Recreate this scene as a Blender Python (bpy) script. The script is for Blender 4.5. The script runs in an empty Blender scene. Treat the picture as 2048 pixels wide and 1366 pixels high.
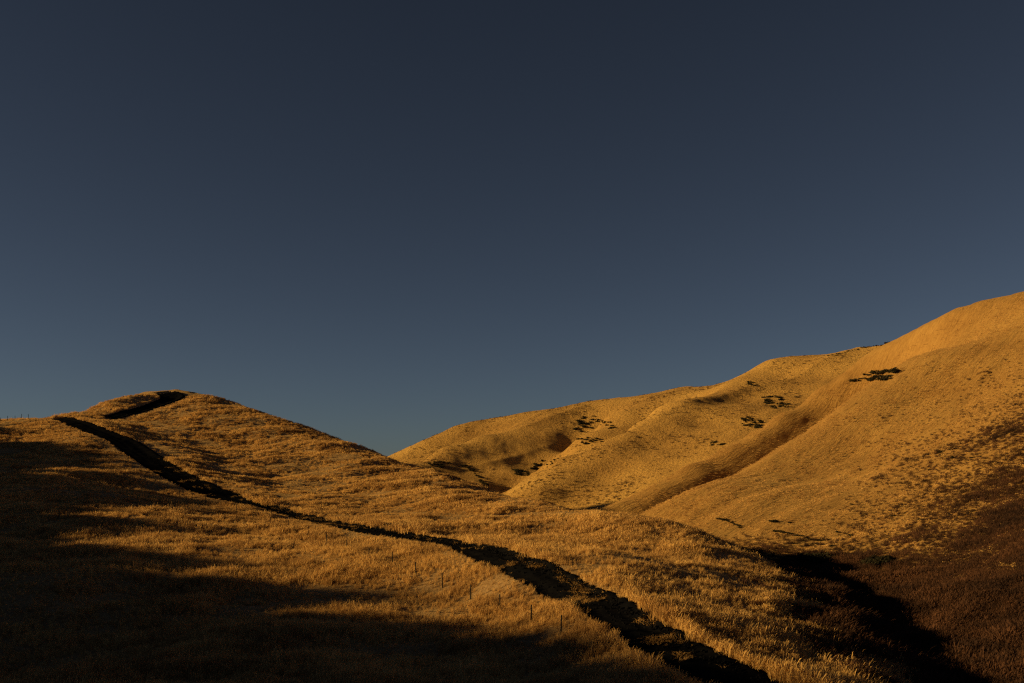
import bpy, bmesh, math, random
import numpy as np

random.seed(7)
rng = np.random.default_rng(11)
scene = bpy.context.scene
COL = scene.collection
R = math.radians

# ------------------------------------------------------------------ camera
cam_data = bpy.data.cameras.new('camera')
cam = bpy.data.objects.new('camera', cam_data)
COL.objects.link(cam)
cam.location = (0, 0, 0)
cam.rotation_euler = (R(90), 0, 0)          # level, looking along +Y
cam_data.sensor_width = 36.0
cam_data.lens = 35.0
cam_data.clip_start = 0.5
cam_data.clip_end = 12000
F = 2048 * 35.0 / 36.0                      # focal length in pixels of the photograph
EYE = 940.0                                 # row of the photograph at eye level
cam_data.shift_y = (EYE - 683.0) / 2048.0
scene.camera = cam

# ------------------------------------------------------------------ sky and sun
SUN_EL, SUN_AZ = R(13.5), R(-98.0)         # azimuth from +Y towards +X
world = bpy.data.worlds.new('World')
scene.world = world
world.use_nodes = True
wn, wl = world.node_tree.nodes, world.node_tree.links
wn.clear()
sky = wn.new('ShaderNodeTexSky')
sky.sky_type = 'NISHITA'
sky.sun_disc = False
sky.sun_elevation = SUN_EL
sky.sun_rotation = SUN_AZ
sky.altitude = 1500
sky.air_density = 0.78
sky.dust_density = 0.0
sky.ozone_density = 3.0
hs = wn.new('ShaderNodeHueSaturation')
hs.inputs['Saturation'].default_value = 0.58
hs.inputs['Hue'].default_value = 0.495
bg = wn.new('ShaderNodeBackground')
bg.inputs['Strength'].default_value = 0.0087
wo = wn.new('ShaderNodeOutputWorld')
gm = wn.new('ShaderNodeGamma')              # steeper fall-off from horizon to zenith, the whole dome alike
gm.inputs['Gamma'].default_value = 1.4
wl.new(sky.outputs[0], hs.inputs['Color'])
wl.new(hs.outputs[0], gm.inputs['Color'])
wl.new(gm.outputs[0], bg.inputs['Color'])
wl.new(bg.outputs[0], wo.inputs['Surface'])

sun_data = bpy.data.lights.new('sun', 'SUN')
sun_data.energy = 5.0
sun_data.angle = R(1.3)
sun_data.color = (1.0, 0.625, 0.20)
sun = bpy.data.objects.new('sun', sun_data)
COL.objects.link(sun)
TO_SUN = (math.sin(SUN_AZ) * math.cos(SUN_EL), math.cos(SUN_AZ) * math.cos(SUN_EL), math.sin(SUN_EL))
sun.location = (-300, -120, 200)
from mathutils import Vector
sun.rotation_euler = Vector(TO_SUN).to_track_quat('Z', 'Y').to_euler()

scene.view_settings.view_transform = 'Standard'
scene.view_settings.look = 'None'
scene.view_settings.gamma = 1.0
scene.view_settings.exposure = 0.54
scene.cycles.use_denoising = False          # a little photographic grain keeps the grass crisp
scene.cycles.pixel_filter_type = 'BLACKMAN_HARRIS'
scene.cycles.filter_width = 1.25
scene.cycles.max_bounces = 6
scene.cycles.transparent_max_bounces = 4


# ------------------------------------------------------------------ numeric helpers
def _hash(ix, iy, seed):
    h = (ix.astype(np.int64) * 374761393 + iy.astype(np.int64) * 668265263 + seed * 1442695041) & 0xFFFFFFFF
    h = ((h ^ (h >> 13)) * 1274126177) & 0xFFFFFFFF
    return ((h ^ (h >> 16)) & 0xFFFFFF) / float(0xFFFFFF) * 2.0 - 1.0


def noise(x, y, seed=0):
    """smooth value noise, about -1..1"""
    ix, iy = np.floor(x), np.floor(y)
    fx, fy = x - ix, y - iy
    ux, uy = fx * fx * fx * (fx * (fx * 6 - 15) + 10), fy * fy * fy * (fy * (fy * 6 - 15) + 10)
    a, b = _hash(ix, iy, seed), _hash(ix + 1, iy, seed)
    c, d = _hash(ix, iy + 1, seed), _hash(ix + 1, iy + 1, seed)
    return (a * (1 - ux) + b * ux) * (1 - uy) + (c * (1 - ux) + d * ux) * uy


def fbm(x, y, wl_, octaves, gain=0.5, seed=0):
    s, a, t = 0.0, 1.0, 0.0
    for k in range(octaves):
        c, n = math.cos(0.7 * k + 0.3), math.sin(0.7 * k + 0.3)
        s = s + a * noise((x * c - y * n) / wl_ + 17.3 * k, (x * n + y * c) / wl_ - 9.1 * k, seed + k)
        t += a
        a *= gain
        wl_ *= 0.5
    return s / t


def sstep(a, b, v):
    t = np.clip((v - a) / (b - a), 0, 1)
    return t * t * (3 - 2 * t)


class Spline2D:
    """thin plate surface through scattered (x, y, z) points"""
    def __init__(self, pts, smooth=0.0):
        p = np.array(pts, float)
        self.s = 100.0
        self.x, self.y = p[:, 0] / self.s, p[:, 1] / self.s
        n = len(p)
        K = self.kern(self.x[:, None] - self.x[None], self.y[:, None] - self.y[None])
        K[np.arange(n), np.arange(n)] += smooth
        P = np.stack([np.ones(n), self.x, self.y], 1)
        A = np.zeros((n + 3, n + 3))
        A[:n, :n], A[:n, n:], A[n:, :n] = K, P, P.T
        b = np.zeros(n + 3)
        b[:n] = p[:, 2]
        self.w = np.linalg.solve(A, b)

    @staticmethod
    def kern(dx, dy):
        r2 = dx * dx + dy * dy
        return 0.5 * r2 * np.log(r2 + 1e-12)

    def __call__(self, x, y):
        sh = np.shape(x)
        x, y = np.ravel(x) / self.s, np.ravel(y) / self.s
        out = np.empty(len(x))
        n = len(self.x)
        for i in range(0, len(x), 40000):
            a, b = x[i:i + 40000], y[i:i + 40000]
            out[i:i + 40000] = self.kern(a[:, None] - self.x, b[:, None] - self.y) @ self.w[:n] \
                + self.w[n] + self.w[n + 1] * a + self.w[n + 2] * b
        return out.reshape(sh)


def P(px, py, d):
    """surveyed point: bearing and dip read off the photograph, distance in metres"""
    return ((px - 1024) / F * d, d, (EYE - py) / F * d)


def behind(pts, steps):
    """ground falling away beyond a crest line"""
    out = []
    for px, py, d in pts:
        x, y, z = P(px, py, d)
        r = math.hypot(x, y)
        for dist, drop in steps:
            out.append((x * (1 + dist / r), y * (1 + dist / r), z - drop))
    return out


# ------------------------------------------------------------------ terrain: near hillside and track hill
near_pts = [P(*p) for p in [
    # fence line
    (1063, 1243, 92), (1000, 1220, 97), (941, 1199, 102), (885, 1171, 108), (785, 1134, 117), (694, 1100, 128),
    (616, 1075, 143), (541, 1050, 160), (473, 1031, 172), (384, 1004, 187), (310, 960, 205), (200, 905, 238),
    (101, 856, 266), (57, 846, 276), (15, 845, 286), (-60, 850, 290), (-250, 890, 270),
    # track line
    (1440, 1330, 67), (1290, 1262, 76), (1150, 1185, 90), (1040, 1135, 103), (950, 1102, 115), (700, 1053, 150),
    (500, 1007, 190), (400, 965, 210), (300, 920, 234), (210, 875, 256), (140, 845, 276),
    # hillside below the fence
    (1000, 1320, 77), (700, 1250, 88), (300, 1250, 92), (0, 1366, 75), (500, 1366, 70), (1000, 1400, 66),
    (0, 1150, 108), (0, 1000, 165), (0, 915, 232), (200, 1100, 127), (200, 1000, 172), (-300, 1250, 100), (-300, 1000, 160),
    # plateau and flank above the track
    (1140, 1085, 138), (1200, 1110, 122), (1300, 1120, 118), (1400, 1150, 110), (1330, 1190, 96), (1480, 1230, 92), (1560, 1320, 78),
    (1000, 1050, 165), (850, 1020, 190), (700, 980, 225), (600, 950, 248), (450, 900, 278), (380, 858, 296), (300, 850, 296),
    (230, 838, 300), (350, 800, 330), (300, 812, 320),
]]
near_crest = [
    (122, 842, 306), (200, 807, 322), (290, 785, 337), (340, 782, 341), (400, 788, 342), (470, 807, 337), (560, 839, 327), (640, 873, 314), (700, 894, 302),
    (780, 917, 287), (860, 946, 270), (940, 971, 252), (1000, 991, 236), (1100, 1022, 212), (1180, 1040, 194), (1270, 1054, 176),
    (1380, 1067, 158), (1450, 1088, 146), (1490, 1108, 138)]
near_pts += [P(*p) for p in near_crest]
near_pts += behind(near_crest[:11], [(22, 5), (60, 24)])
near_pts += behind(near_crest[11:15], [(18, 3.5), (45, 11)])
near_pts += behind(near_crest[15:], [(14, 4.5), (30, 10)])
near_pts += behind([(100, 846, 278), (40, 841, 290), (-60, 842, 300)], [(40, 8), (80, 16)])
near_pts += [(39, 118, -16.5), (36, 105, -17), (34, 95, -17.5), (32, 85, -18), (30, 70, -18.5), (52, 118, -21), (48, 95, -21.5), (44, 70, -21.5),
             (80, 110, -23), (75, 60, -24),
             (0, 0, -1.7), (0, 12, -4.6), (0, 28, -9.0), (-12, 40, -12.0), (0, 50, -13.3), (10, 50, -14.2), (25, 45, -15.5), (30, 10, -8), (60, 20, -16),
             (-30, 30, -9), (-30, 0, -1), (-70, 45, -10), (-80, 0, -2), (0, -30, 2), (-60, -60, 3)]
near_spl = Spline2D(near_pts, 0.002)


def added_shade_hill(x, y, base):
    """unseen hill added left of the camera, shaped to throw shade over the foreground"""
    yy = y - 0.14 * (x + 150)
    top = np.interp(yy, [-70, 0, 40, 60, 84, 110, 140, 180, 235, 275, 320], [52, 37, 27, 22, 17, 15, 15.5, 22, 28, 25, 8])
    across = np.clip(np.abs(x + 152 + 55 * sstep(120, 230, y)) / 76.0, 0, 1)
    m = np.maximum(top - base, 0) * np.cos(across * math.pi / 2) ** 2 * sstep(-150, -80, y)
    streak = fbm(x * 0.15, yy, 11.0, 4, 0.8, 6)  # rough crest, so the edge of the added shade breaks into streaks
    return m + np.minimum(m, 6) * 1.1 * streak


def near_base(x, y):
    b_ = near_spl(x, y)
    return b_ + added_shade_hill(x, y, b_)


# ------------------------------------------------------------------ terrain: right hill
right_crest = [(2300, 470, 345), (2048, 584, 335), (1960, 606, 342), (1890, 633, 348), (1840, 657, 356), (1798, 677, 372)]
right_nose = [(1794, 747, 322), (1739, 787, 312), (1666, 831, 298), (1611, 871, 286), (1538, 911, 271), (1476, 944, 259), (1373, 988, 241), (1300, 1021, 229),
              (1240, 1046, 221)]
mid_ridge = [(1765, 699, 382), (1702, 736, 378), (1629, 780, 366), (1556, 827, 352), (1505, 864, 342), (1454, 893, 332), (1373, 930, 318),
             (1300, 973, 304), (1220, 1010, 292), (1150, 1045, 282)]
right_pts = [P(*p) for p in right_crest + right_nose + mid_ridge]
right_pts += behind(right_crest, [(40, 8), (100, 34)])
right_pts += behind(right_nose[1:], [(14, 5.5), (30, 14)])
right_pts += behind(mid_ridge, [(25, 13), (60, 34)])
right_pts += [P(*p) for p in [
    (1900, 700, 318), (1850, 720, 322), (1950, 800, 262), (2048, 700, 285), (2048, 800, 240), (2048, 900, 200), (2048, 1000, 166), (2048, 1100, 136), (2048, 1250, 106),
    (1850, 800, 276), (1850, 900, 232), (1850, 1000, 192), (1700, 900, 254), (1700, 1000, 206), (1600, 960, 238),
    (1700, 1080, 180), (1850, 1090, 156), (1900, 1160, 130), (1800, 1130, 148), (1650, 1125, 166), (1560, 1085, 184), (1500, 1050, 196), (1400, 1040, 206), (1300, 1045, 214),
    (2300, 900, 170), (2300, 700, 240), (2300, 1150, 108), (2600, 500, 290)]]
right_pts += [(47, 150, -15.8), (49, 130, -16.4), (47, 112, -17.2), (45, 95, -18), (43, 75, -19), (60, 75, -17), (30, 175, -16), (12, 205, -17), (-10, 235, -22), (40, 50, -24), (80, 40, -18)]
right_spl = Spline2D(right_pts, 0.002)

# ------------------------------------------------------------------ terrain: far hills
far_sky = [(780, 917, 600), (850, 881, 618), (930, 849, 636), (1020, 833, 646), (1110, 818, 650), (1180, 801, 655), (1290, 794, 655), (1380, 776, 640)]
far_sky2 = [(1455, 764, 585), (1490, 746, 590), (1530, 723, 596), (1570, 716, 600), (1640, 712, 600), (1700, 701, 596), (1760, 689, 590), (1800, 676, 585), (1880, 660, 575), (2000, 640, 560)]
spur_a = [(1128, 816, 628), (1093, 834, 612), (1024, 861, 592), (961, 869, 580), (889, 891, 556), (812, 930, 525), (750, 965, 500)]
spur_b = [(1323, 791, 622), (1263, 814, 600), (1209, 840, 578), (1158, 876, 548), (1099, 915, 514), (1039, 960, 478), (997, 993, 452), (950, 1030, 425)]
spur_c = [(1490, 748, 572), (1440, 772, 552), (1400, 795, 534), (1352, 814, 518), (1308, 828, 504), (1263, 855, 484), (1203, 885, 460), (1170, 903, 448), (1110, 945, 424), (1060, 990, 404)]
far_pts = [P(*p) for p in far_sky + far_sky2 + spur_a + spur_b + spur_c]
far_pts += behind(far_sky + far_sky2, [(60, 10), (150, 40)])
far_pts += behind(spur_a[3:], [(14, 3), (28, 5)])
far_pts += behind(spur_b[2:3], [(20, 3)]) + behind(spur_b[3:-1], [(14, 4), (30, 7.5)])
far_pts += behind(spur_c[3:-2], [(14, 4), (28, 7.5)])
far_pts += [P(*p) for p in [
    (1000, 930, 545), (1060, 900, 568), (1110, 872, 588), (930, 930, 540), (900, 955, 516), (960, 975, 506),
    (860, 950, 512), (1020, 945, 530),
    (1150, 1000, 400), (1200, 960, 420), (1300, 900, 445), (1400, 850, 470), (1470, 800, 510), (1560, 760, 548), (1620, 760, 535), (1600, 800, 490), (1520, 830, 470),
    (1450, 880, 430), (1330, 940, 402), (1700, 725, 550), (1750, 705, 560), (1230, 990, 388)]]
far_pts += [(60, 340, -14), (100, 340, -8), (0, 380, -22), (-80, 420, -22), (-160, 470, -24), (-140, 560, -6), (180, 380, 6), (260, 420, 24), (340, 480, 50)]
far_spl = Spline2D(far_pts, 0.002)


# ------------------------------------------------------------------ sampled height fields
class Field:
    def __init__(self, x0, x1, y0, y1, step, fn):
        self.x0, self.y0, self.step = x0, y0, step
        self.xs = np.arange(x0, x1 + step * .5, step)
        self.ys = np.arange(y0, y1 + step * .5, step)
        self.X, self.Y = np.meshgrid(self.xs, self.ys)
        self.Z = fn(self.X, self.Y)
        self.base = self.Z.copy()

    def at(self, x, y, base=False):
        Zs = self.base if base else self.Z
        x, y = np.asarray(x, float), np.asarray(y, float)
        gx, gy = (x - self.x0) / self.step, (y - self.y0) / self.step
        ok = (gx >= 0) & (gy >= 0) & (gx <= len(self.xs) - 1.001) & (gy <= len(self.ys) - 1.001)
        gx, gy = np.clip(gx, 0, len(self.xs) - 1.001), np.clip(gy, 0, len(self.ys) - 1.001)
        ix, iy = gx.astype(int), gy.astype(int)
        fx, fy = gx - ix, gy - iy
        z = (Zs[iy, ix] * (1 - fx) + Zs[iy, ix + 1] * fx) * (1 - fy) + (Zs[iy + 1, ix] * (1 - fx) + Zs[iy + 1, ix + 1] * fx) * fy
        return np.where(ok, z, -1e3)


near = Field(-275, 92, -70, 430, 0.55, near_base)
right = Field(-40, 300, 30, 520, 0.8, right_spl)
far = Field(-260, 480, 330, 860, 1.15, far_spl)
near_field_floor = -45.0


def edge_sink(f, margin, floor):
    d = np.minimum(np.minimum(f.X - f.xs[0], f.xs[-1] - f.X), np.minimum(f.Y - f.ys[0], f.ys[-1] - f.Y))
    k = sstep(0, margin, d)
    f.Z = floor + (f.Z - floor) * k
    f.base = f.Z.copy()


edge_sink(near, 30, -45)
edge_sink(far, 50, -45)
edge_sink(right, 12, -45)


def cast(px, py, fields, y0=45, y1=840, n=3200):
    """where the line of sight through a photograph pixel meets the ground"""
    ys = np.linspace(y0, y1, n)
    xs, zs = (px - 1024) / F * ys, (EYE - py) / F * ys
    g = np.max([f.at(xs, ys, True) for f in fields], axis=0)
    hit = np.nonzero(g >= zs)[0]
    if len(hit) == 0:
        k = int(np.argmin(zs - g))
        return xs[k], ys[k], g[k]
    k = hit[0]
    t = 0.0
    if k > 0:
        a, b = zs[k - 1] - g[k - 1], zs[k] - g[k]
        t = a / (a - b + 1e-9)
        k -= 1
        return xs[k] + t * (xs[k + 1] - xs[k]), ys[k] + t * (ys[k + 1] - ys[k]), g[k] + t * (g[k + 1] - g[k])
    return xs[k], ys[k], g[k]


# ------------------------------------------------------------------ the track: plan of its two edges on the ground
def resample(pts, n):
    p = np.array(pts, float)
    d = np.r_[0, np.cumsum(np.hypot(*np.diff(p[:, :2], axis=0).T))]
    s = np.linspace(0, d[-1], n)
    return np.stack([np.interp(s, d, p[:, k]) for k in range(p.shape[1])], 1)


def smooth(p, it):
    p = p.copy()
    for _ in range(it):
        p[1:-1] = 0.25 * p[:-2] + 0.5 * p[1:-1] + 0.25 * p[2:]
    return p


far_edge = [(1640, 1388), (1578, 1358), (1534, 1343), (1483, 1325), (1410, 1292), (1358, 1259), (1285, 1217), (1210, 1180), (1160, 1155), (1100, 1127), (1045, 1112), (990, 1100), (935, 1089), (910, 1082),
            (850, 1075), (775, 1065), (700, 1051), (650, 1040), (612, 1031), (560, 1015), (507, 1005), (475, 987), (400, 955), (337, 912), (300, 887), (207, 855), (160, 841)]
near_edge = [(1335, 1388), (1310, 1350), (1285, 1322), (1260, 1300), (1235, 1280), (1210, 1260), (1172, 1235), (1135, 1212), (1105, 1200), (1060, 1170), (1020, 1152), (985, 1132), (922, 1102), (910, 1096), (860, 1087),
             (825, 1080), (762, 1067), (695, 1057), (657, 1049), (612, 1040), (555, 1026), (495, 1010), (472, 1005), (410, 992), (365, 982), (312, 952), (250, 920), (215, 897), (180, 875), (140, 852), (122, 843)]
s_left = [(213, 832), (237, 825), (265, 820), (287, 811), (307, 804), (319, 795), (318, 790), (313, 786)]
s_right = [(232, 836), (265, 827), (295, 819), (325, 811), (350, 802), (365, 796), (369, 791), (362, 787), (352, 784.5)]


def plan(edge_a, edge_b, n, it, wmin, wmax):
    a = resample([cast(*p, [near])[:2] for p in edge_a], n)
    b = resample([cast(*p, [near])[:2] for p in edge_b], n)
    c = smooth((a + b) / 2, it)
    t = np.gradient(c, axis=0)
    t /= np.hypot(t[:, 0], t[:, 1])[:, None]
    nrm = np.stack([t[:, 1], -t[:, 0]], 1)
    w = np.clip(np.abs(((a - b) * nrm).sum(1)), wmin, wmax)
    for _ in range(it):
        w[1:-1] = 0.25 * w[:-2] + 0.5 * w[1:-1] + 0.25 * w[2:]
    return c, nrm, w


track_c, track_n, track_w = plan(far_edge, near_edge, 420, 14, 4.0, 8.0)
ext = track_c[-1] + (track_c[-1] - track_c[-6])[None] * np.linspace(.3, 4, 14)[:, None]   # over the crest and out of sight
track_c = np.r_[track_c, ext]
track_n = np.r_[track_n, np.repeat(track_n[-1:], 14, 0)]
track_w = np.r_[track_w, np.repeat(track_w[-1:], 14)]
top_c, top_n, top_w = plan(s_left, s_right, 120, 8, 5.0, 9.0)
print('track widths', track_w[::40].round(1), top_w[::15].round(1))
print('track plan', track_c[::40].round(0).tolist())
print('top plan', top_c[::15].round(0).tolist())


def track_uv(x, y, c, nrm, w):
    """signed offset across the track in half widths (positive on its first edge), inf when far away"""
    x, y = np.ravel(x), np.ravel(y)
    out = np.full(len(x), 1e3)
    met = np.full(len(x), 1e3)
    m = (x > c[:, 0].min() - 8) & (x < c[:, 0].max() + 8) & (y > c[:, 1].min() - 8) & (y < c[:, 1].max() + 8)
    idx = np.nonzero(m)[0]
    for i in range(0, len(idx), 20000):
        j = idx[i:i + 20000]
        d2 = (x[j, None] - c[:, 0]) ** 2 + (y[j, None] - c[:, 1]) ** 2
        k = d2.argmin(1)
        off = (x[j] - c[k, 0]) * nrm[k, 0] + (y[j] - c[k, 1]) * nrm[k, 1]
        near_end = np.sqrt(d2[np.arange(len(j)), k])
        off = np.where(near_end > np.abs(off) + 1.5, np.sign(off) * near_end, off)
        out[j] = off / (w[k] / 2)
        met[j] = np.abs(off) - w[k] / 2
    return out, met


# relief on the hillside: tussocky ground, small terraces along the slope
def near_relief(x, y):
    s = fbm(x * 0.5 + y * 0.15, y * 1.0 - x * 0.3, 9.0, 4, 0.58, 3)
    return (1.0 + 0.6 * sstep(150, 230, y)) * s


far_enough = sstep(20, 60, near.Y)
big = 0.7 * fbm(near.X, near.Y, 26.0, 2, 0.5, 8)
u1, m1 = track_uv(near.X, near.Y, track_c, track_n, track_w)
u2, m2 = track_uv(near.X, near.Y, top_c, top_n, top_w)
met = np.minimum(m1, m2).reshape(near.X.shape)
calm = sstep(0.5, 7.0, met)
near.base = near.base + big * far_enough * sstep(2, 16, met)
near.Z = near.base + near_relief(near.X, near.Y) * far_enough * (0.12 + 0.88 * calm)
carve = sstep(0.15, -0.45, met)
near.Z = near.Z * (1 - carve) + (near.base - 0.6) * carve
across, along = right.X * 0.68 - right.Y * 0.73, right.X * 0.73 + right.Y * 0.68
right_r = 0.55 * fbm(across, along * 0.13, 6.0, 3, 0.6, 21) + 0.22 * fbm(across, along * 0.5, 3.2, 2, 0.6, 25) + 1.0 * fbm(right.X, right.Y, 45, 2, 0.5, 27)
right.Z = right.Z + right_r * sstep(60, 110, right.Y)
far.Z = far.Z + 0.35 * fbm(far.X, far.Y, 7.0, 2, 0.6, 31) + 1.3 * fbm(far.X, far.Y, 60, 3, 0.5, 37)
fa, fl = far.X * 0.65 - far.Y * 0.76, far.X * 0.76 + far.Y * 0.65
far.Z = far.Z + 2.6 * (0.45 - np.abs(noise(fa / 34.0 + 0.4 * noise(fa / 60, fl / 60, 44), fl / 150.0, 41))) * sstep(-0.05, 0.02, np.arctan2(far.X, far.Y)) \
    + 1.0 * (0.45 - np.abs(noise(fa / 13.0, fl / 70.0, 42)))
far.base = far.Z


# ------------------------------------------------------------------ materials
def material(name):
    m = bpy.data.materials.new(name)
    m.use_nodes = True
    nt = m.node_tree
    b = nt.nodes['Principled BSDF']
    b.inputs['Roughness'].default_value = 0.95
    b.inputs['Specular IOR Level'].default_value = 0.1
    return m, nt, b


def add(nt, kind, **kw):
    n = nt.nodes.new(kind)
    for k, v in kw.items():
        if k in n.inputs:
            n.inputs[k].default_value = v
        else:
            setattr(n, k, v)
    return n


def ramp(nt, stops):
    n = nt.nodes.new('ShaderNodeValToRGB')
    e = n.color_ramp.elements
    while len(e) < len(stops):
        e.new(0.5)
    for el, (p, c) in zip(e, stops):
        el.position = p
        el.color = (*c, 1)
    return n


def hill_material(name, stops, scale_patch, scale_fine, bump, stretch=None):
    m, nt, b = material(name)
    geo = add(nt, 'ShaderNodeNewGeometry')
    vec = geo.outputs['Position']
    fine_vec = vec
    if stretch:
        mp = add(nt, 'ShaderNodeMapping')
        mp.vector_type = 'TEXTURE'
        mp.inputs['Rotation'].default_value = (0, 0, stretch[0])
        mp.inputs['Scale'].default_value = (stretch[1], 1, stretch[1])
        nt.links.new(vec, mp.inputs['Vector'])
        fine_vec = mp.outputs[0]
    n1 = add(nt, 'ShaderNodeTexNoise', Scale=scale_patch, Detail=5.0, Roughness=0.6)
    n2 = add(nt, 'ShaderNodeTexNoise', Scale=scale_fine, Detail=4.0, Roughness=0.7)
    nt.links.new(vec, n1.inputs['Vector'])
    nt.links.new(fine_vec, n2.inputs['Vector'])
    mix = add(nt, 'ShaderNodeMath', operation='MULTIPLY_ADD')
    mix.inputs[1].default_value = 0.55
    nt.links.new(n1.outputs['Fac'], mix.inputs[0])
    half = add(nt, 'ShaderNodeMath', operation='MULTIPLY')
    half.inputs[1].default_value = 0.45
    nt.links.new(n2.outputs['Fac'], half.inputs[0])
    nt.links.new(half.outputs[0], mix.inputs[2])
    r = ramp(nt, stops)
    nt.links.new(mix.outputs[0], r.inputs['Fac'])
    nt.links.new(r.outputs['Color'], b.inputs['Base Color'])
    bp = add(nt, 'ShaderNodeBump', Strength=1.0, Distance=bump)
    nt.links.new(n2.outputs['Fac'], bp.inputs['Height'])
    nt.links.new(bp.outputs['Normal'], b.inputs['Normal'])
    b.inputs['Sheen Weight'].default_value = 0.18          # the nap of dry grass
    b.inputs['Sheen Roughness'].default_value = 0.45
    b.inputs['Sheen Tint'].default_value = (1.0, 0.72, 0.3, 1)
    return m


M_near = hill_material('dry_hillside', [(0.32, (0.13, 0.082, 0.05)), (0.5, (0.22, 0.145, 0.08)), (0.68, (0.32, 0.215, 0.115))], 0.08, 2.2, 0.25)
M_right = hill_material('grazed_hillside', [(0.32, (0.16, 0.085, 0.028)), (0.5, (0.28, 0.165, 0.055)), (0.68, (0.37, 0.235, 0.08))], 0.04, 1.3, 0.5, (R(43), 5.0))
M_far = hill_material('far_hillside', [(0.33, (0.15, 0.08, 0.028)), (0.5, (0.36, 0.22, 0.070)), (0.66, (0.52, 0.34, 0.11))], 0.022, 0.75, 1.5)
M_ground = hill_material('valley_ground', [(0.35, (0.16, 0.09, 0.03)), (0.65, (0.30, 0.19, 0.07))], 0.02, 0.5, 0.2)

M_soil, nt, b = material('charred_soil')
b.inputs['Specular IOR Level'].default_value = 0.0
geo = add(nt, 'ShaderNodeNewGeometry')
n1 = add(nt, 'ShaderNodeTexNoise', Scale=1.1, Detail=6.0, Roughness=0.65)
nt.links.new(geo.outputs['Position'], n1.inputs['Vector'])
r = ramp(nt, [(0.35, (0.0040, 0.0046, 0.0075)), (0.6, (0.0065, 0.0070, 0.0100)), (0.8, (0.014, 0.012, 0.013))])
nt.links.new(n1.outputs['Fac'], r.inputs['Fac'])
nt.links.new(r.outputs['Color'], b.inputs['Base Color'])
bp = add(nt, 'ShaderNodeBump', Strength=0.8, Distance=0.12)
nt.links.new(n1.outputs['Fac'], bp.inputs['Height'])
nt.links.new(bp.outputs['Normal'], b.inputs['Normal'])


def grass_material(name, lo, mid, hi, patch=0.12, translucent=0.28):
    m, nt, b = material(name)
    info = add(nt, 'ShaderNodeObjectInfo')
    geo = add(nt, 'ShaderNodeNewGeometry')
    n = add(nt, 'ShaderNodeTexNoise', Scale=patch, Detail=4.0, Roughness=0.6)
    nt.links.new(geo.outputs['Position'], n.inputs['Vector'])
    a = add(nt, 'ShaderNodeMath', operation='MULTIPLY_ADD')
    a.inputs[1].default_value = 0.40
    nt.links.new(info.outputs['Random'], a.inputs[0])
    s = add(nt, 'ShaderNodeMath', operation='MULTIPLY')
    s.operation = 'MULTIPLY_ADD'
    s.inputs[1].default_value = 1.3
    s.inputs[2].default_value = -0.33
    nt.links.new(n.outputs['Fac'], s.inputs[0])
    nt.links.new(s.outputs[0], a.inputs[2])
    r = ramp(nt, [(0.2, lo), (0.5, mid), (0.8, hi)])
    nt.links.new(a.outputs[0], r.inputs['Fac'])
    nt.links.new(r.outputs['Color'], b.inputs['Base Color'])
    tr = add(nt, 'ShaderNodeBsdfTranslucent')
    nt.links.new(r.outputs['Color'], tr.inputs['Color'])
    mx = add(nt, 'ShaderNodeMixShader')
    mx.inputs[0].default_value = translucent
    out = nt.nodes['Material Output']
    nt.links.new(b.outputs[0], mx.inputs[1])
    nt.links.new(tr.outputs[0], mx.inputs[2])
    nt.links.new(mx.outputs[0], out.inputs['Surface'])
    return m


M_grass = grass_material('dry_grass', (0.30, 0.175, 0.075), (0.53, 0.345, 0.145), (0.68, 0.47, 0.20))
M_brush = grass_material('brush_with_shade', (0.022, 0.014, 0.014), (0.046, 0.025, 0.019), (0.10, 0.050, 0.032), 0.12, 0.1)  # brush colour deepened to carry the lower right slope's shade as well
M_straw = grass_material('straw', (0.20, 0.12, 0.05), (0.34, 0.21, 0.08), (0.46, 0.30, 0.13), 0.5, 0.2)
M_shrub = grass_material('shrub_leaves', (0.012, 0.013, 0.010), (0.022, 0.022, 0.015), (0.036, 0.032, 0.02), 0.3, 0.1)
M_stem, nt, b = material('shrub_wood')
b.inputs['Base Color'].default_value = (0.035, 0.025, 0.018, 1)
M_post, nt, b = material('weathered_post')
geo = add(nt, 'ShaderNodeNewGeometry')
n1 = add(nt, 'ShaderNodeTexNoise', Scale=9.0, Detail=4.0)
nt.links.new(geo.outputs['Position'], n1.inputs['Vector'])
r = ramp(nt, [(0.3, (0.010, 0.011, 0.014)), (0.7, (0.028, 0.028, 0.030))])
nt.links.new(n1.outputs['Fac'], r.inputs['Fac'])
nt.links.new(r.outputs['Color'], b.inputs['Base Color'])
M_wire, nt, b = material('fence_wire')
b.inputs['Base Color'].default_value = (0.06, 0.055, 0.05, 1)
b.inputs['Metallic'].default_value = 0.8
b.inputs['Roughness'].default_value = 0.6


# ------------------------------------------------------------------ mesh helpers
def mesh_np(name, co, quads, mat, smooth_shade=True):
    me = bpy.data.meshes.new(name)
    co, quads = np.asarray(co, np.float32), np.asarray(quads, np.int32)
    n, k = quads.shape
    me.vertices.add(len(co))
    me.vertices.foreach_set('co', co.ravel())
    me.loops.add(n * k)
    me.loops.foreach_set('vertex_index', quads.ravel())
    me.polygons.add(n)
    me.polygons.foreach_set('loop_start', np.arange(0, n * k, k, dtype=np.int32))
    me.polygons.foreach_set('use_smooth', np.full(n, smooth_shade))
    me.update(calc_edges=True)
    me.materials.append(mat)
    return me


def link(name, me, parent=None, **props):
    o = bpy.data.objects.new(name, me)
    COL.objects.link(o)
    if parent:
        o.parent = parent
    for k, v in props.items():
        o[k] = v
    return o


def grid_quads(ny, nx):
    i = np.arange(ny * nx).reshape(ny, nx)
    return np.stack([i[:-1, :-1], i[:-1, 1:], i[1:, 1:], i[1:, :-1]], -1).reshape(-1, 4)


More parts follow.
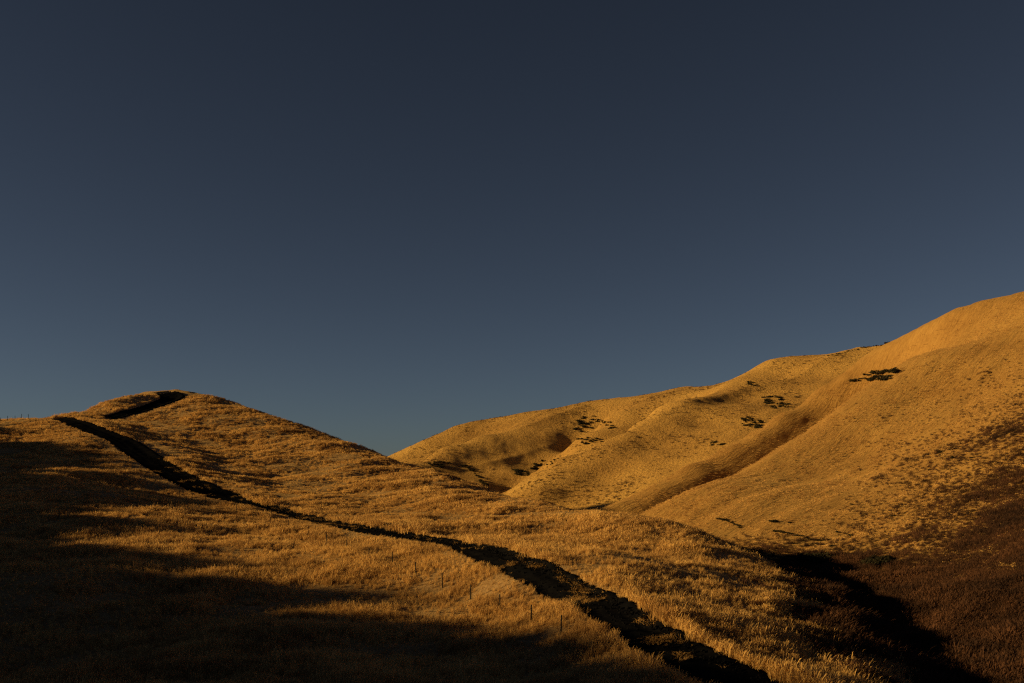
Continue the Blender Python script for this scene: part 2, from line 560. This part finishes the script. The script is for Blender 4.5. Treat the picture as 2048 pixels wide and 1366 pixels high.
def hill_object(name, f, mat, label, keep=None):
    co = np.stack([f.X, f.Y, f.Z], -1).reshape(-1, 3)
    q = grid_quads(*f.X.shape)
    if keep is not None:
        kv = keep.ravel()
        q = q[kv[q].any(1)]
        used = np.unique(q)
        remap = np.zeros(len(co), np.int64)
        remap[used] = np.arange(len(used))
        co, q = co[used], remap[q]
    return link(name, mesh_np(name, co, q, mat), kind='structure', label=label, category='hill')


# ------------------------------------------------------------------ build the setting
g = np.array([-6000, -2500, -1000, -300, 0, 300, 1000, 2500, 6000], float)
gx, gy = np.meshgrid(g, g)
link('ground', mesh_np('ground', np.stack([gx, gy, np.full_like(gx, -40.0)], -1).reshape(-1, 3), grid_quads(9, 9), M_ground),
     kind='structure', label='dry valley ground stretching away beneath the hills', category='ground')
hill_object('near_hillside', near, M_near, 'near grassy hillside rising to a rounded hill crossed by a dark track')
hill_object('right_hill', right, M_right, 'large smooth grazed hill rising on the right')
hill_object('far_hills', far, M_far, 'far golden hills with rounded spurs and gullies')


def track_mesh(name, c, nrm, w, label):
    nx = 17
    t = np.linspace(-1, 1, nx)
    hw = w / 2 + 0.35
    X = c[:, 0:1] + nrm[:, 0:1] * hw[:, None] * t
    Y = c[:, 1:2] + nrm[:, 1:2] * hw[:, None] * t
    base = near.at(X, Y, True)
    # graded bed, a steeper cut bank of clods along the uphill edge, wheel ruts
    off = hw[:, None] * t
    prof = -0.16 - 0.22 * sstep(118, 96, Y) + 0.14 * sstep(0.62, 1.0, np.abs(t)) + 0.30 * sstep(0.35, 0.75, t) * (1 - sstep(0.9, 1.0, t))
    rut = -0.07 * np.exp(-((off + 1.0) / 0.3) ** 2) - 0.07 * np.exp(-((off - 0.8) / 0.3) ** 2)
    rough = 0.15 * fbm(X, Y, 1.4, 3, 0.65, 51) + 0.12 * sstep(0.3, 0.6, t) * noise(X / 0.6, Y / 0.6, 57)
    Z = base + prof + rut + rough - 0.12 * (np.abs(t) > 0.999)
    co = np.stack([X, Y, Z], -1).reshape(-1, 3)
    return link(name, mesh_np(name, co, grid_quads(*X.shape), M_soil), kind='structure', label=label, category='track')


# finer steps along the track
def densify(c, nrm, w, n):
    s = np.linspace(0, len(c) - 1, n)
    i = np.arange(len(c))
    return (np.stack([np.interp(s, i, c[:, 0]), np.interp(s, i, c[:, 1])], 1),
            np.stack([np.interp(s, i, nrm[:, 0]), np.interp(s, i, nrm[:, 1])], 1), np.interp(s, i, w))


track_mesh('dirt_track', *densify(track_c, track_n, track_w, 900), 'dark bare earth track running up the near hillside beside the fence')
track_mesh('dirt_track', *densify(top_c, top_n, top_w, 260), 'dark bend of the earth track curving over the rounded hilltop')

# ------------------------------------------------------------------ grass tussock shapes, kept out of the scene and only instanced
STOCK = bpy.data.collections.new('tussock_stock')


def tussock(name, mat, blades, radius, hmin, hmax, width, lean, droop, seed, stock):
    r = np.random.default_rng(seed)
    co, tri = [], []
    for k in range(blades):
        a, q = r.uniform(0, 2 * math.pi), radius * math.sqrt(r.uniform())
        bx, by = q * math.cos(a), q * math.sin(a)
        h = r.uniform(hmin, hmax) * (1 - 0.35 * q / radius)
        la = r.normal(0, 0.9) if r.uniform() < 0.7 else a
        ll = abs(r.normal(lean, lean * 0.6))
        dx, dy = math.cos(la) * ll, math.sin(la) * ll
        fa = r.uniform(0, math.pi)
        wx, wy = math.cos(fa) * width * .5, math.sin(fa) * width * .5
        n0 = len(co)
        hd = r.uniform(0.6, 1.5)
        co += [(bx - wx, by - wy, -0.08), (bx + wx, by + wy, -0.08),
               (bx + dx * h * .45 - wx * .8, by + dy * h * .45 - wy * .8, h * .55), (bx + dx * h * .45 + wx * .8, by + dy * h * .45 + wy * .8, h * .55),
               (bx + dx * h * 1.0 - wx * hd, by + dy * h - wy * hd, h * (.92 - droop * .3)), (bx + dx * h + wx * hd, by + dy * h + wy * hd, h * (.92 - droop * .3)),
               (bx + dx * h * 1.35, by + dy * h * 1.35, h * (1.0 - droop))]
        tri += [(n0, n0 + 1, n0 + 3), (n0, n0 + 3, n0 + 2), (n0 + 2, n0 + 3, n0 + 5), (n0 + 2, n0 + 5, n0 + 4), (n0 + 4, n0 + 5, n0 + 6)]
    o = bpy.data.objects.new(name, mesh_np(name, co, tri, mat, False))
    stock.objects.link(o)


def stock(name, mat, n, **kw):
    c = bpy.data.collections.new(name)
    for k in range(n):
        tussock(f'{name}_{k}', mat, seed=100 * len(name) + k, stock=c, **kw)
    return c


S_tall = stock('tall_grass', M_grass, 7, blades=26, radius=0.24, hmin=0.40, hmax=0.95, width=0.022, lean=0.30, droop=0.06)
S_wide = stock('wide_grass', M_grass, 6, blades=44, radius=0.60, hmin=0.30, hmax=0.70, width=0.045, lean=0.30, droop=0.08)
S_low = stock('low_grass', M_grass, 5, blades=40, radius=0.75, hmin=0.18, hmax=0.42, width=0.06, lean=0.35, droop=0.1)
S_brush = stock('brush', M_brush, 5, blades=60, radius=0.60, hmin=0.4, hmax=1.1, width=0.035, lean=0.35, droop=0.0)
S_straw = stock('straw', M_straw, 5, blades=16, radius=0.30, hmin=0.15, hmax=0.45, width=0.03, lean=1.6, droop=0.6)


def clod_stock():
    c = bpy.data.collections.new('clod_stock')
    for k in range(4):
        bm = bmesh.new()
        bmesh.ops.create_icosphere(bm, subdivisions=1, radius=0.5)
        r = random.Random(k)
        for v in bm.verts:
            v.co *= r.uniform(0.65, 1.15)
            v.co.z *= 0.65
        me = bpy.data.meshes.new('clod')
        bm.to_mesh(me)
        bm.free()
        me.materials.append(M_soil)
        c.objects.link(bpy.data.objects.new('clod', me))
    return c


S_clod = clod_stock()


def scatter(name, pts, rot, scl, stock_col, label, category):
    """one mass of instanced tussocks standing on the points"""
    n = len(pts)
    me = bpy.data.meshes.new(name)
    me.vertices.add(n)
    me.vertices.foreach_set('co', np.asarray(pts, np.float32).ravel())
    a = me.attributes.new('turn', 'FLOAT_VECTOR', 'POINT')
    a.data.foreach_set('vector', np.asarray(rot, np.float32).ravel())
    a = me.attributes.new('size', 'FLOAT_VECTOR', 'POINT')
    a.data.foreach_set('vector', np.asarray(scl, np.float32).ravel())
    a = me.attributes.new('pick', 'INT', 'POINT')
    a.data.foreach_set('value', rng.integers(0, len(stock_col.objects), n).astype(np.int32))
    o = link(name, me, kind='stuff', label=label, category=category)
    ng = bpy.data.node_groups.new(name, 'GeometryNodeTree')
    ng.interface.new_socket('Geometry', in_out='INPUT', socket_type='NodeSocketGeometry')
    ng.interface.new_socket('Geometry', in_out='OUTPUT', socket_type='NodeSocketGeometry')
    gi, go = ng.nodes.new('NodeGroupInput'), ng.nodes.new('NodeGroupOutput')
    ci = ng.nodes.new('GeometryNodeCollectionInfo')
    ci.inputs['Collection'].default_value = stock_col
    ci.inputs['Separate Children'].default_value = True
    ci.inputs['Reset Children'].default_value = True
    ip = ng.nodes.new('GeometryNodeInstanceOnPoints')
    ip.inputs['Pick Instance'].default_value = True

    def attr(nm, tp):
        k = ng.nodes.new('GeometryNodeInputNamedAttribute')
        k.data_type = tp
        k.inputs['Name'].default_value = nm
        return next(s for s in k.outputs if s.enabled and s.name == 'Attribute')
    ng.links.new(gi.outputs[0], ip.inputs['Points'])
    ng.links.new(ci.outputs[0], ip.inputs['Instance'])
    ng.links.new(attr('pick', 'INT'), ip.inputs['Instance Index'])
    ng.links.new(attr('turn', 'FLOAT_VECTOR'), ip.inputs['Rotation'])
    ng.links.new(attr('size', 'FLOAT_VECTOR'), ip.inputs['Scale'])
    ng.links.new(ip.outputs[0], go.inputs[0])
    md = o.modifiers.new('scatter', 'NODES')
    md.node_group = ng
    return o


def wedge(n, r0, r1, power, a0=-0.56, a1=0.56):
    """points in the valley in front of the viewpoint, thinning with distance as r**-power"""
    q = 2 - power
    r = (r0 ** q + rng.uniform(size=n) * (r1 ** q - r0 ** q)) ** (1 / q)
    a = rng.uniform(a0, a1, n)
    return r * np.sin(a), r * np.cos(a)


def turns(n, x, y, wander=0.9, heading=-0.3, tilt=0.16):
    rz = heading + wander * fbm(x, y, 22.0, 3, 0.5, 71) * 2.0 + rng.normal(0, 0.45, n)
    return np.stack([rng.normal(0, tilt, n), rng.normal(0, tilt, n), rz], 1)


def owner(x, y):
    """which ground lies on top"""
    return np.argmax([near.at(x, y, True), right.at(x, y, True), far.at(x, y, True)], axis=0)


# tall dry grass on the near hillside
x, y = wedge(385000, 58, 352, 1.25, -0.70, 0.60)
un, mt = track_uv(x, y, track_c, track_n, track_w)
un2, mt2 = track_uv(x, y, top_c, top_n, top_w)
downhill = np.where(mt < mt2, un < 0, un2 > 0)     # the verge below the track is grazed short
mt = np.minimum(mt, mt2)
clump = fbm(x * 0.8 + y * 0.2, y - 0.3 * x, 5.5, 3, 0.6, 81) + 0.5 * fbm(x, y, 24, 2, 0.5, 83)
keep = (owner(x, y) == 0) & (mt > 0.25 - (0.15 + 0.3 * sstep(130, 90, y)) * np.abs(rng.normal(size=len(x)))) & (rng.uniform(size=len(x)) < 0.66 + 0.6 * clump)
brushy = sstep(30, 40, x + 8 * noise(x / 9, y / 9, 85)) * sstep(150, 120, y)
keep &= (rng.uniform(size=len(x)) > brushy) & (mt2 > 0.7)
x, y, clump, mt, downhill = x[keep], y[keep], clump[keep], mt[keep], downhill[keep]
z = near.at(x, y)
size = (0.75 + 0.8 * np.clip(clump, -0.5, 0.9)) * rng.uniform(0.7, 1.35, len(x))
size *= np.where(downhill, 1 - 0.6 * sstep(4.5, 1.0, mt) * sstep(100, 125, np.hypot(x, y)), 1 + 0.35 * sstep(2.0, 0.3, mt))
far_pt = np.hypot(x, y) > rng.uniform(120, 190, len(x))
for sel, st, nm, lb in ((~far_pt, S_tall, 'tall_grass', 'tall dry golden grass covering the near hillside'),
                        (far_pt, S_wide, 'hill_grass', 'tussocky dry grass covering the rounded track hill')):
    s = size[sel]
    scatter(nm, np.stack([x, y, z], 1)[sel], turns(sel.sum(), x[sel], y[sel]), np.stack([s, s, s * rng.uniform(0.85, 1.2, len(s))], 1), st, lb, 'grass')
print('grass', len(x))

# short grass on the right hill
x, y = wedge(115000, 95, 380, 1.0, 0.05, 0.70)
cl = fbm(x * 0.68 - y * 0.73, 0.2 * (x * 0.73 + y * 0.68), 5, 3, 0.6, 91)
keep = (owner(x, y) == 1) & (rng.uniform(size=len(x)) < 0.45 + 0.8 * cl)
x, y = x[keep], y[keep]
s = rng.uniform(0.5, 1.0, len(x))
scatter('short_grass', np.stack([x, y, right.at(x, y)], 1), turns(len(x), x, y), np.stack([s, s, s * 0.5], 1), S_low, 'short dry grass on the large right hill', 'grass')

# sparse tussocks on the far hills
x, y = wedge(60000, 360, 720, 1.0, -0.2, 0.42)
cl = fbm(x, y, 18, 4, 0.6, 93)
keep = (owner(x, y) == 2) & (rng.uniform(size=len(x)) < 0.10 + 0.55 * cl)
x, y = x[keep], y[keep]
z = np.where(owner(x, y) == 1, right.at(x, y), far.at(x, y))
s = rng.uniform(0.35, 1.1, len(x))
scatter('far_brush', np.stack([x, y, z], 1), turns(len(x), x, y), np.stack([s, s, s * 0.6], 1), S_brush, 'small brown weeds speckling the far golden hills', 'weeds')
print('far grass', len(x))

# dead brush filling the valley floor, spread up the right slope in place of shade
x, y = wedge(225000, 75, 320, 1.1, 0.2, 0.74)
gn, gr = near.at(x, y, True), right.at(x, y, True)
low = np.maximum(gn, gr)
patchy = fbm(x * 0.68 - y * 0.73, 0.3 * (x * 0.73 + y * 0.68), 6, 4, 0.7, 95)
slope_shade = 0.8 * sstep(310, 105, y + 45 * patchy) * sstep(0.28, 0.50, np.arctan2(x, y) + 0.07 * patchy) * (gr > gn)  # extra brush thickening down the right slope, standing in for its shade
gate = sstep(6.0, 1.0, np.abs(gn - gr) + 2.0 * patchy) + 0.5 * sstep(-12, -17, low) + slope_shade
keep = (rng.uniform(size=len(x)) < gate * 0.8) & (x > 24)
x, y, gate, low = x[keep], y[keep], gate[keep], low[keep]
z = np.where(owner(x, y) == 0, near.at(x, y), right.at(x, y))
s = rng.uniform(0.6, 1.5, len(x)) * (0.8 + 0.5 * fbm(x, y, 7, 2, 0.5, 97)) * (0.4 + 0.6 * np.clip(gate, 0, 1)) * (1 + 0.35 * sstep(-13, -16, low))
scatter('brush_with_shade', np.stack([x, y, z], 1), turns(len(x), x, y), np.stack([s, s, s], 1), S_brush, 'dark dead brush in the shaded valley bottom, spread up the right slope as stand-in shade', 'brush')
print('brush', len(x))


# loose straw and clods on the track
def on_track(c, nrm, w, n, lo, hi, seed):
    r = np.random.default_rng(seed)
    k = r.integers(0, len(c) - 1, n)
    t = r.uniform(lo, hi, n)
    p = c[k] + nrm[k] * (w[k] / 2 * t)[:, None] + r.normal(0, 0.25, (n, 2))
    return p[:, 0], p[:, 1], t


x, y, t = on_track(track_c[:330], track_n, track_w, 9000, -0.9, 0.95, 5)
side = noise(x / 3.0, y / 3.0, 61) + 0.7 * noise(x / 1.1, y / 1.1, 62) + 0.6 * (np.abs(t - 0.66) < 0.24) - 0.3
keep = (side > 0.62) & (rng.uniform(size=len(x)) < 0.45 + 0.4 * sstep(115, 90, y))
x, y = x[keep], y[keep]
z = near.at(x, y, True) - 0.10 - 0.2 * sstep(118, 96, y)
s = rng.uniform(0.35, 1.0, len(x))
scatter('loose_straw', np.stack([x, y, z], 1), np.stack([rng.normal(0, .2, len(x)), rng.normal(0, .2, len(x)), rng.uniform(0, 6.28, len(x))], 1),
        np.stack([s, s, s], 1), S_straw, 'loose pale straw strewn along the dark track', 'straw')
x, y, t = on_track(track_c[:330], track_n, track_w, 14000, -0.9, 1.0, 6)
keep = rng.uniform(size=len(x)) < 0.18 + 0.6 * sstep(0.1, 0.6, t)
x, y, t = x[keep], y[keep], t[keep]
s = rng.uniform(0.06, 0.30, len(x))
scatter('soil_clods', np.stack([x, y, near.at(x, y, True) - 0.12 - 0.2 * sstep(118, 96, y) + 0.25 * t], 1), rng.uniform(0, 6.28, (len(x), 3)), np.stack([s, s, s], 1), S_clod,
        'dark earth clods heaped along the upper edge of the track', 'soil')

# ------------------------------------------------------------------ fence
post_px = [(1122, 1264), (1063, 1243), (1000, 1220), (941, 1199), (885, 1172), (832, 1154), (785, 1135), (738, 1118), (694, 1101), (653, 1089), (616, 1076), (577, 1064), (541, 1051), (506, 1041),
           (473, 1031), (442, 1023), (411, 1014), (384, 1005), (359, 993), (334, 977), (310, 962), (282, 944), (256, 927), (230, 910), (206, 897), (183, 886), (161, 876), (140, 867), (120, 860), (101, 855), (86, 849), (71, 846), (57, 843), (43, 842),
           (30, 842), (15, 842), (1, 843)]


def post_mesh(h, rad, seed):
    """split wooden post: eight-sided, slightly crooked, weathered slanting top"""
    r = random.Random(seed)
    bm = bmesh.new()
    rings = []
    for k, f in enumerate((-0.25, 0.0, 0.35, 0.7, 0.97, 1.0)):
        ring = []
        ox, oy = r.uniform(-.012, .012), r.uniform(-.012, .012)
        rr = rad * (1.06 - 0.12 * f) * (0.82 if k == 5 else 1)
        for j in range(8):
            a = j * math.pi / 4
            q = rr * r.uniform(0.88, 1.1)
            ring.append(bm.verts.new((ox + q * math.cos(a), oy + q * math.sin(a), h * f + (0.04 * math.cos(a) if k > 3 else 0))))
        rings.append(ring)
    for a, b_ in zip(rings, rings[1:]):
        for j in range(8):
            bm.faces.new((a[j], a[(j + 1) % 8], b_[(j + 1) % 8], b_[j]))
    bm.faces.new(rings[-1])
    me = bpy.data.meshes.new('post')
    bm.to_mesh(me)
    bm.free()
    me.materials.append(M_post)
    return me


posts_me = [post_mesh(1.62, 0.062, k) for k in range(5)]
post_xyz = []
for px, py in post_px:
    x, y, z = cast(px, py, [near])
    post_xyz.append((float(x), float(y), float(near.at(x, y))))
print('posts', [tuple(round(v) for v in p) for p in post_xyz])
fence = bpy.data.objects.new('fence', None)
COL.objects.link(fence)
fence.location = post_xyz[10]
fence['label'] = 'long wire fence of thin dark posts crossing the near hillside below the track'
fence['category'] = 'fence'
fx, fy, fz = post_xyz[10]
tops = []
for k, (x, y, z) in enumerate(post_xyz):
    o = link('post', posts_me[k % 5], fence)
    tx, ty = random.uniform(-.03, .03), random.uniform(-.03, .03)
    o.location = (x - fx, y - fy, z - fz)
    o.rotation_euler = (tx, ty, random.uniform(0, 6.28))
    o.scale = (1, 1, random.uniform(0.92, 1.06))
    tops.append((x - fx, y - fy, z - fz))


def tube(name, pts, rad, mat, parent):
    v, q = [], []
    for k, (x, y, z) in enumerate(pts):
        for j in range(3):
            a = j * 2.0944
            v.append((x, y + rad * math.cos(a), z + rad * math.sin(a)))
        if k:
            for j in range(3):
                q.append((3 * k - 3 + j, 3 * k - 3 + (j + 1) % 3, 3 * k + (j + 1) % 3, 3 * k + j))
    return link(name, mesh_np(name, v, q, mat), parent)


for h in (0.45, 0.8, 1.12, 1.42):
    pts = []
    for a, b_ in zip(tops, tops[1:]):
        for t in (0, .25, .5, .75):
            pts.append((a[0] + (b_[0] - a[0]) * t, a[1] + (b_[1] - a[1]) * t, a[2] + (b_[2] - a[2]) * t + h - 0.12 * t * (1 - t)))
    pts.append((tops[-1][0], tops[-1][1], tops[-1][2] + h))
    tube('wire', pts, 0.003, M_wire, fence)


# ------------------------------------------------------------------ shrubs
def shrub_meshes(seed):
    """low rounded bush of many small leaf faces on a few bare stems"""
    r = np.random.default_rng(seed)
    lobes = [(r.normal(0, .32), r.normal(0, .32), r.uniform(.25, .5), r.uniform(.26, .42)) for _ in range(7)]
    co, tri = [], []
    for lx, ly, lz, lr in lobes:
        for _ in range(60):
            d = r.normal(size=3)
            d /= np.linalg.norm(d)
            p = np.array([lx, ly, lz]) + d * lr * r.uniform(.65, 1.05) * np.array([1, 1, .85])
            if p[2] < 0.02:
                continue
            u = np.cross(d, r.normal(size=3))
            u /= np.linalg.norm(u)
            v = np.cross(d, u) + d * r.normal(0, .5)
            s = r.uniform(.05, .10)
            n0 = len(co)
            co += [p - u * s, p + u * s, p + v * s * 1.8]
            tri.append((n0, n0 + 1, n0 + 2))
    leaves = mesh_np('leaves', co, tri, M_shrub, False)
    co, q = [], []
    for lx, ly, lz, lr in lobes[:5]:
        n0 = len(co)
        for k, (f, rad) in enumerate(((-.15, .035), (.5, .025), (1.0, .012))):
            for j in range(4):
                a = j * math.pi / 2
                co.append((lx * max(f, 0) + rad * math.cos(a), ly * max(f, 0) + rad * math.sin(a), lz * f))
        for k in (0, 1):
            for j in range(4):
                q.append((n0 + 4 * k + j, n0 + 4 * k + (j + 1) % 4, n0 + 4 * k + 4 + (j + 1) % 4, n0 + 4 * k + 4 + j))
    return leaves, mesh_np('stems', co, q, M_stem)


SHRUBS = [shrub_meshes(200 + k) for k in range(5)]


def shrub(px, py, width, label, group, fields, squash=0.8):
    x, y, z = cast(px, py, fields)
    zz = max(float(f.at(x, y)) for f in fields)
    o = bpy.data.objects.new('shrub', None)
    COL.objects.link(o)
    o.location = (float(x), float(y), zz - 0.05)
    o.rotation_euler = (0, 0, random.uniform(0, 6.28))
    s = 0.95 * width * random.uniform(0.6, 1.35)
    o.scale = (s, s * random.uniform(.75, 1.1), s * squash * random.uniform(.8, 1.15))
    o['label'], o['category'] = label, 'shrub'
    if group:
        o['group'] = group
    leaves, stems = random.choice(SHRUBS)
    link('leaves', leaves, o)
    link('stems', stems, o)


def patch(px, py, hw, hh, slant, n, width, label, group, fields):
    """a loose colony of shrubs on the slope"""
    r = random.Random(px * 7 + py)
    for _ in range(n):
        a, q = r.uniform(0, 6.283), r.uniform(0, 1) ** 0.6
        dx = 1.15 * hw * q * math.cos(a)
        shrub(px + dx, py + hh * q * math.sin(a) + slant * dx, width, label, group, fields)


RF = [right, far]
for px, py, w in [(1738, 752, 1.9), (1746, 749, 1.9), (1754, 752, 1.8), (1768, 749, 2.2), (1760, 751, 1.8), (1785, 748, 2.4), (1779, 749, 1.8), (1791, 748, 1.6), (1733, 760, 2.0), (1746, 761, 2.2), (1752, 758, 2.0),
                  (1762, 764, 2.0), (1770, 762, 1.9), (1776, 757, 1.8), (1758, 757, 1.6), (1741, 763, 1.5), (1717, 764, 2.0), (1709, 764, 1.5), (1721, 760, 1.4), (1728, 751, 1.2), (1742, 746, 1.0)]:
    shrub(px, py, w, 'dark shrub in the dense thicket above the smooth right hill', 'dense thicket on the right', RF)
patch(1553, 806, 26, 13, 0.25, 34, 1.5, 'dark shrub in the larger scattered patch above the brown slope', 'larger shrub patch', RF)
patch(1503, 845, 22, 11, 0.22, 30, 1.5, 'dark shrub in the triangular patch beside the brown slope', 'triangular shrub patch', RF)
patch(1434, 888, 15, 5, 0.1, 10, 1.3, 'dark shrub in the small low patch by the brown slope', 'small low shrub patch', RF)
patch(1507, 769, 12, 4, 0.4, 10, 1.2, 'dark shrub in the broken row below the rounded knoll', 'row below the knoll', RF)
patch(1592, 795, 5, 1.5, 0, 3, 1.2, 'dark shrub standing apart above the larger patch', 'outlying shrubs', RF)
patch(1172, 848, 22, 15, -0.3, 34, 1.6, 'dark shrub on the slope behind the bright ridge', 'shrubs behind the bright ridge', RF)
patch(1215, 850, 18, 8, 0.4, 18, 1.4, 'dark shrub on the crest of the bright ridge', 'shrubs on the bright ridge crest', RF)
patch(1178, 883, 24, 7, 0.0, 26, 1.3, 'dark shrub between the bright ridge and the next spur', 'shrubs between the ridges', RF)
patch(1110, 923, 18, 11, -0.3, 14, 1.0, 'small dark shrub low on the bright ridge', 'shrubs low on the bright ridge', RF)
patch(1040, 946, 15, 6, 0.2, 16, 2.0, 'dark shrub in the gully thicket against the bright ridge', 'gully thicket', RF)
patch(1072, 932, 12, 7, -0.5, 14, 1.9, 'dark shrub up the gully above the thicket', 'gully shrubs', RF)
patch(880, 930, 26, 6, 0.1, 16, 1.5, 'dark shrub on the low spur above the near hill', 'shrubs on the low spur', RF)
for k in range(22):
    t = k / 21
    shrub(930 + 50 * t + random.uniform(-3, 3), 932 + 55 * t * (0.6 + 0.4 * t) + random.uniform(-3, 3), 1.6, 'dark shrub in the curving gully line on the far hill', 'gully line', RF)
for k in range(24):
    t = k / 23
    shrub(1655 + 125 * t + random.uniform(-3, 3), 711 - 30 * t + random.uniform(0, 4), 1.1, 'dark shrub along the skyline ridge', 'skyline shrubs', RF)
for k, (px, py, w) in enumerate([(1546, 1050, 1.3), (1550, 1052, 1.1), (1579, 1052, 0.8)]):
    shrub(px, py, w, 'small dark shrub alone at the foot of the right hill', 'shrubs at the hill foot', [near, right])
NR = [near, right]
for k in range(16):
    t = k / 15
    shrub(1438 + 42 * t, 1043 + 12 * t * t + random.uniform(-1, 1), 0.55, 'tiny dark shrub in the short line at the hill foot', 'short shrub line', NR)
for k in range(26):
    t = k / 25
    shrub(1548 + 105 * t, 1068 + 20 * math.sin(t * 1.4) + random.uniform(-1.5, 1.5), 0.6, 'tiny dark shrub along the dry rill on the right hill', 'shrubs along the rill', NR)
patch(1625, 1132, 16, 7, 0, 9, 2.2, 'dark bush in the clump at the head of the shaded valley', 'valley head bushes', NR)
patch(1755, 1128, 30, 7, 0, 10, 2.0, 'dark bush at the foot of the right hill above the valley brush', 'hill foot bushes', NR)
r = random.Random(3)
for k in range(34):
    px = r.uniform(1560, 2040)
    py = r.uniform(max(700, 1120 - (px - 1560) * 0.75), 1130 - (px - 1560) * 0.25)
    shrub(px, py, r.uniform(.35, .8), 'tiny dark shrub dotted over the smooth right hill', 'shrubs dotted over the right hill', NR)
